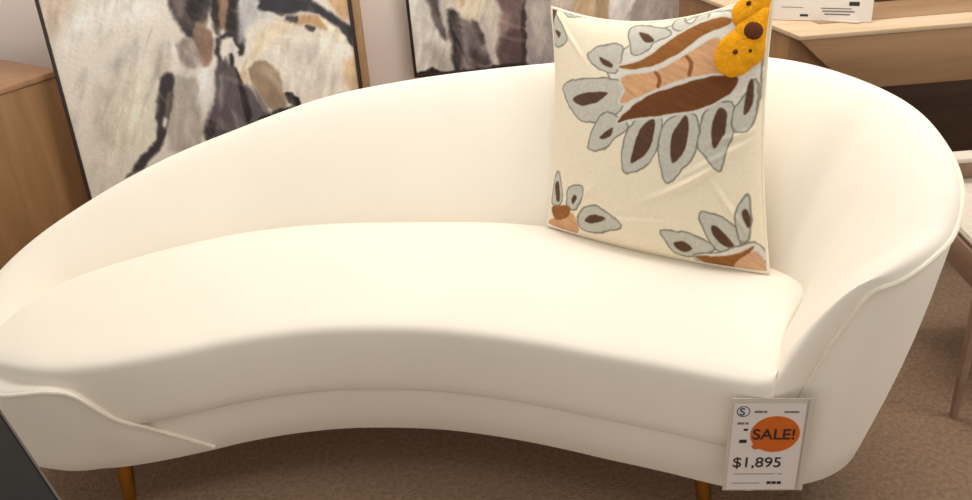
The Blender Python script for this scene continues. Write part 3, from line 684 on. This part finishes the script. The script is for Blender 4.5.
# ------------------------------------------------------------------ dark table at near left
tb=thing('side_table','dark charcoal side table at the front left corner of the sofa','table',(-1.0,.95,0))
E0=np.array([-.868,1.32]); E1=np.array([-.40,.730]); te=(E1-E0)/np.linalg.norm(E1-E0); tn=np.array([te[1],-te[0]])
if tn[0]>0: tn=-tn
W=.50
prism('table_top',E0,E1,E1+tn*W,E0+tn*W,.522,.548,CHARCOAL,tb,.003)
i1=.004
def tstrip(a,b,n):
    return prism('edge_highlight',a,b,b+n*.004,a+n*.004,.524,.5495,CHARCOAL_HIGHLIGHT,tb,.001)  # lighter strip paints in the light caught along the table edge
tstrip(E0+te*.002,E1-te*.002,-tn)
for a,b in ((.05,.05),(.70,.05),(.05,W-.05),(.70,W-.05)):
    c=E0+te*a+tn*b
    hexa('leg',[(c[0]-.014,c[1]-.014,0),(c[0]+.014,c[1]-.014,0),(c[0]+.014,c[1]+.014,0),(c[0]-.014,c[1]+.014,0),(c[0]-.02,c[1]-.02,.5215),(c[0]+.02,c[1]-.02,.5215),(c[0]+.02,c[1]+.02,.5215),(c[0]-.02,c[1]+.02,.5215)],CHARCOAL,tb,.003)
seat_under(tb)

# ------------------------------------------------------------------ price tag hung on the sofa front
tag=thing('price_tag','white paper price tag with orange sale sticker hanging on sofa front right','price tag',(.49,1.327,.28))
ang=math.radians(-6.0)
tx=Vector((math.cos(ang),0,math.sin(ang))); tz=Vector((-math.sin(ang)*.25,.012,1)).normalized(); tz=(tz-tx*tz.dot(tx)*.0).normalized()
tnm=Vector((0,-1,0))
O_=Vector((.4145,1.3315,.1870))
def TG(a,b,c=0): return O_+tx*a+tz*b+tnm*c
def tslab(name,a0,a1,b0,b1,c0,c1,m,par=tag,bev=0):
    return hexa(name,[TG(a0,b0,c0),TG(a1,b0,c0),TG(a1,b0,c1),TG(a0,b0,c1),TG(a0,b1,c0),TG(a1,b1,c0),TG(a1,b1,c1),TG(a0,b1,c1)],m,par,bev)
TW,TH=.156,.222
tslab('plastic_sleeve',0,TW,0,TH,-.0015,0,SLEEVE)
tslab('paper',.006,TW-.016,.004,TH-.012,.0002,.0009,PAPER)
tslab('sleeve_fold',TW-.013,TW-.011,.003,TH-.003,.0002,.0012,mat('sleeve_crease',srgb(176,166,154),.3,noise=(20,.05,2)))
Mt=lambda a,b,c: Matrix(((tx.x,tz.x,tnm.x,TG(a,b,c).x),(tx.y,tz.y,tnm.y,TG(a,b,c).y),(tx.z,tz.z,tnm.z,TG(a,b,c).z),(0,0,0,1)))
# logo ring with S
V=[];F=[];n=40
for k in range(n):
    th=2*math.pi*k/n
    for r in (.0125,.0106): V.append(TG(.024+r*math.cos(th),.193+r*math.sin(th),.0012))
for k in range(n): a=2*k;b=2*((k+1)%n); F.append((a,b,b+1,a+1))
mesh_obj('logo_ring',V,F,INKBLUE,tag,False)
text_mesh('logo_letter','S',.024,Mt(.0165,.1845,.0012),INKBLUE,tag,bold=.0004)
# orange speech-disc sticker
cx,cy=.088,.140; V=[TG(cx,cy,.0016)];pts=[]
for k in range(64):
    th=2*math.pi*k/64; rx,ry=.0465,.0425
    x=cx+rx*math.cos(th); y=cy+ry*math.sin(th)
    if 3.75<th<4.05: x-=.006; y-=.004
    pts.append((x,y))
V=[TG(x,y,.0010) for x,y in pts]+[TG(x,y,.0017) for x,y in pts]; nn=len(pts)
F=[tuple(range(nn,2*nn))]+[(k,(k+1)%nn,nn+(k+1)%nn,nn+k) for k in range(nn)]
st=mesh_obj('sale_sticker',V,F,ORANGE,tag,False)
text_mesh('sale_text','SALE!',.0345,Mt(.0450,.1285,.0020),INK,st,bold=.0005)
text_mesh('price_text','$1,895',.0345,Mt(.013,.060,.0012),INK,tag,bold=.0002)
for a0,a1,b0,b1,mm in ((.045,.060,.190,.195,INKGREY),(.062,.068,.190,.195,INKGREY),(.1,.128,.190,.194,INKGREY),
    (.015,.028,.163,.168,INKGREY),(.030,.036,.163,.168,INKGREY),(.028,.036,.148,.153,INK),(.022,.036,.119,.127,INK),
    (.018,.098,.042,.0435,INKGREY),(.102,.112,.042,.0435,INKGREY),(.016,.070,.019,.0205,INKGREY),(.084,.092,.017,.024,INK),(.0935,.102,.017,.024,INK),(.1035,.112,.017,.024,INK)):
    tslab('print_line',a0,a1,b0,b1,.0011,.0014,mm)
seat_under(tag)

# ------------------------------------------------------------------ lights, world, camera
def area(name,loc,size,energy,col,rot=(0,0,0),sy=None):
    l=bpy.data.lights.new(name,'AREA'); l.energy=energy; l.color=col; l.size=size
    if sy: l.shape='RECTANGLE'; l.size_y=sy
    o=bpy.data.objects.new(name,l); C.objects.link(o); o.location=loc; o.rotation_euler=rot; return o
area('ceiling_and_fill',(.85,2.2,2.75),1.3,26,(1,.965,.925),sy=.8)
area('ceiling_and_fill',(2.1,1.1,2.7),.7,17,(1,.965,.925),rot=(0,math.radians(25),0))
area('ceiling_and_fill',(-.4,.9,2.75),1.2,8,(1,.965,.925))  # added fill, unseen, lifts the sofa front and canvases
area('wall_fill',(-.4,2.25,2.72),2.2,30,(1,.97,.93),rot=(math.radians(48),0,0),sy=.25)  # unseen lamp added to brighten the wall and paintings
# the bright shop all around: horizon band brightened to fill sofa front, wall and canvases
w=bpy.data.worlds.new('World'); scene.world=w; w.use_nodes=True
nt=w.node_tree; bg=nt.nodes['Background']; bg.inputs[1].default_value=1.08
tc=nt.nodes.new('ShaderNodeTexCoord'); sp=nt.nodes.new('ShaderNodeSeparateXYZ'); rp=nt.nodes.new('ShaderNodeValToRGB'); mr=nt.nodes.new('ShaderNodeMapRange')
mr.inputs['From Min'].default_value=-1; mr.inputs['From Max'].default_value=1
nt.links.new(tc.outputs['Generated'],sp.inputs[0]); nt.links.new(sp.outputs['Z'],mr.inputs['Value']); nt.links.new(mr.outputs['Result'],rp.inputs['Fac'])
el=rp.color_ramp.elements; el[0].position=.38; el[0].color=(.10,.08,.07,1); el[1].position=1; el[1].color=(.22,.20,.18,1)
for p_,v_ in ((.47,.85),(.62,.9),(.78,.28)):
    q=el.new(p_); q.color=(v_,v_*.96,v_*.91,1)
nt.links.new(rp.outputs['Color'],bg.inputs[0])
cam=bpy.data.cameras.new('Camera'); co=bpy.data.objects.new('Camera',cam); C.objects.link(co); scene.camera=co
p=math.radians(30); r=math.radians(4.7)
fwd=Vector((0,math.cos(p),-math.sin(p))); r0=Vector((1,0,0)); u0=r0.cross(fwd)
R=r0*math.cos(r)-u0*math.sin(r); U=r0*math.sin(r)+u0*math.cos(r)
M=Matrix((R,U,-fwd)).transposed().to_4x4(); M.translation=Vector((0,0,1.53)); co.matrix_world=M
cam.sensor_fit='HORIZONTAL'; cam.sensor_width=36; cam.lens=950/972*36; cam.clip_start=.02
vs=scene.view_settings; vs.view_transform='Standard'; vs.look='None'; vs.gamma=1; vs.use_curve_mapping=False; vs.exposure=.06
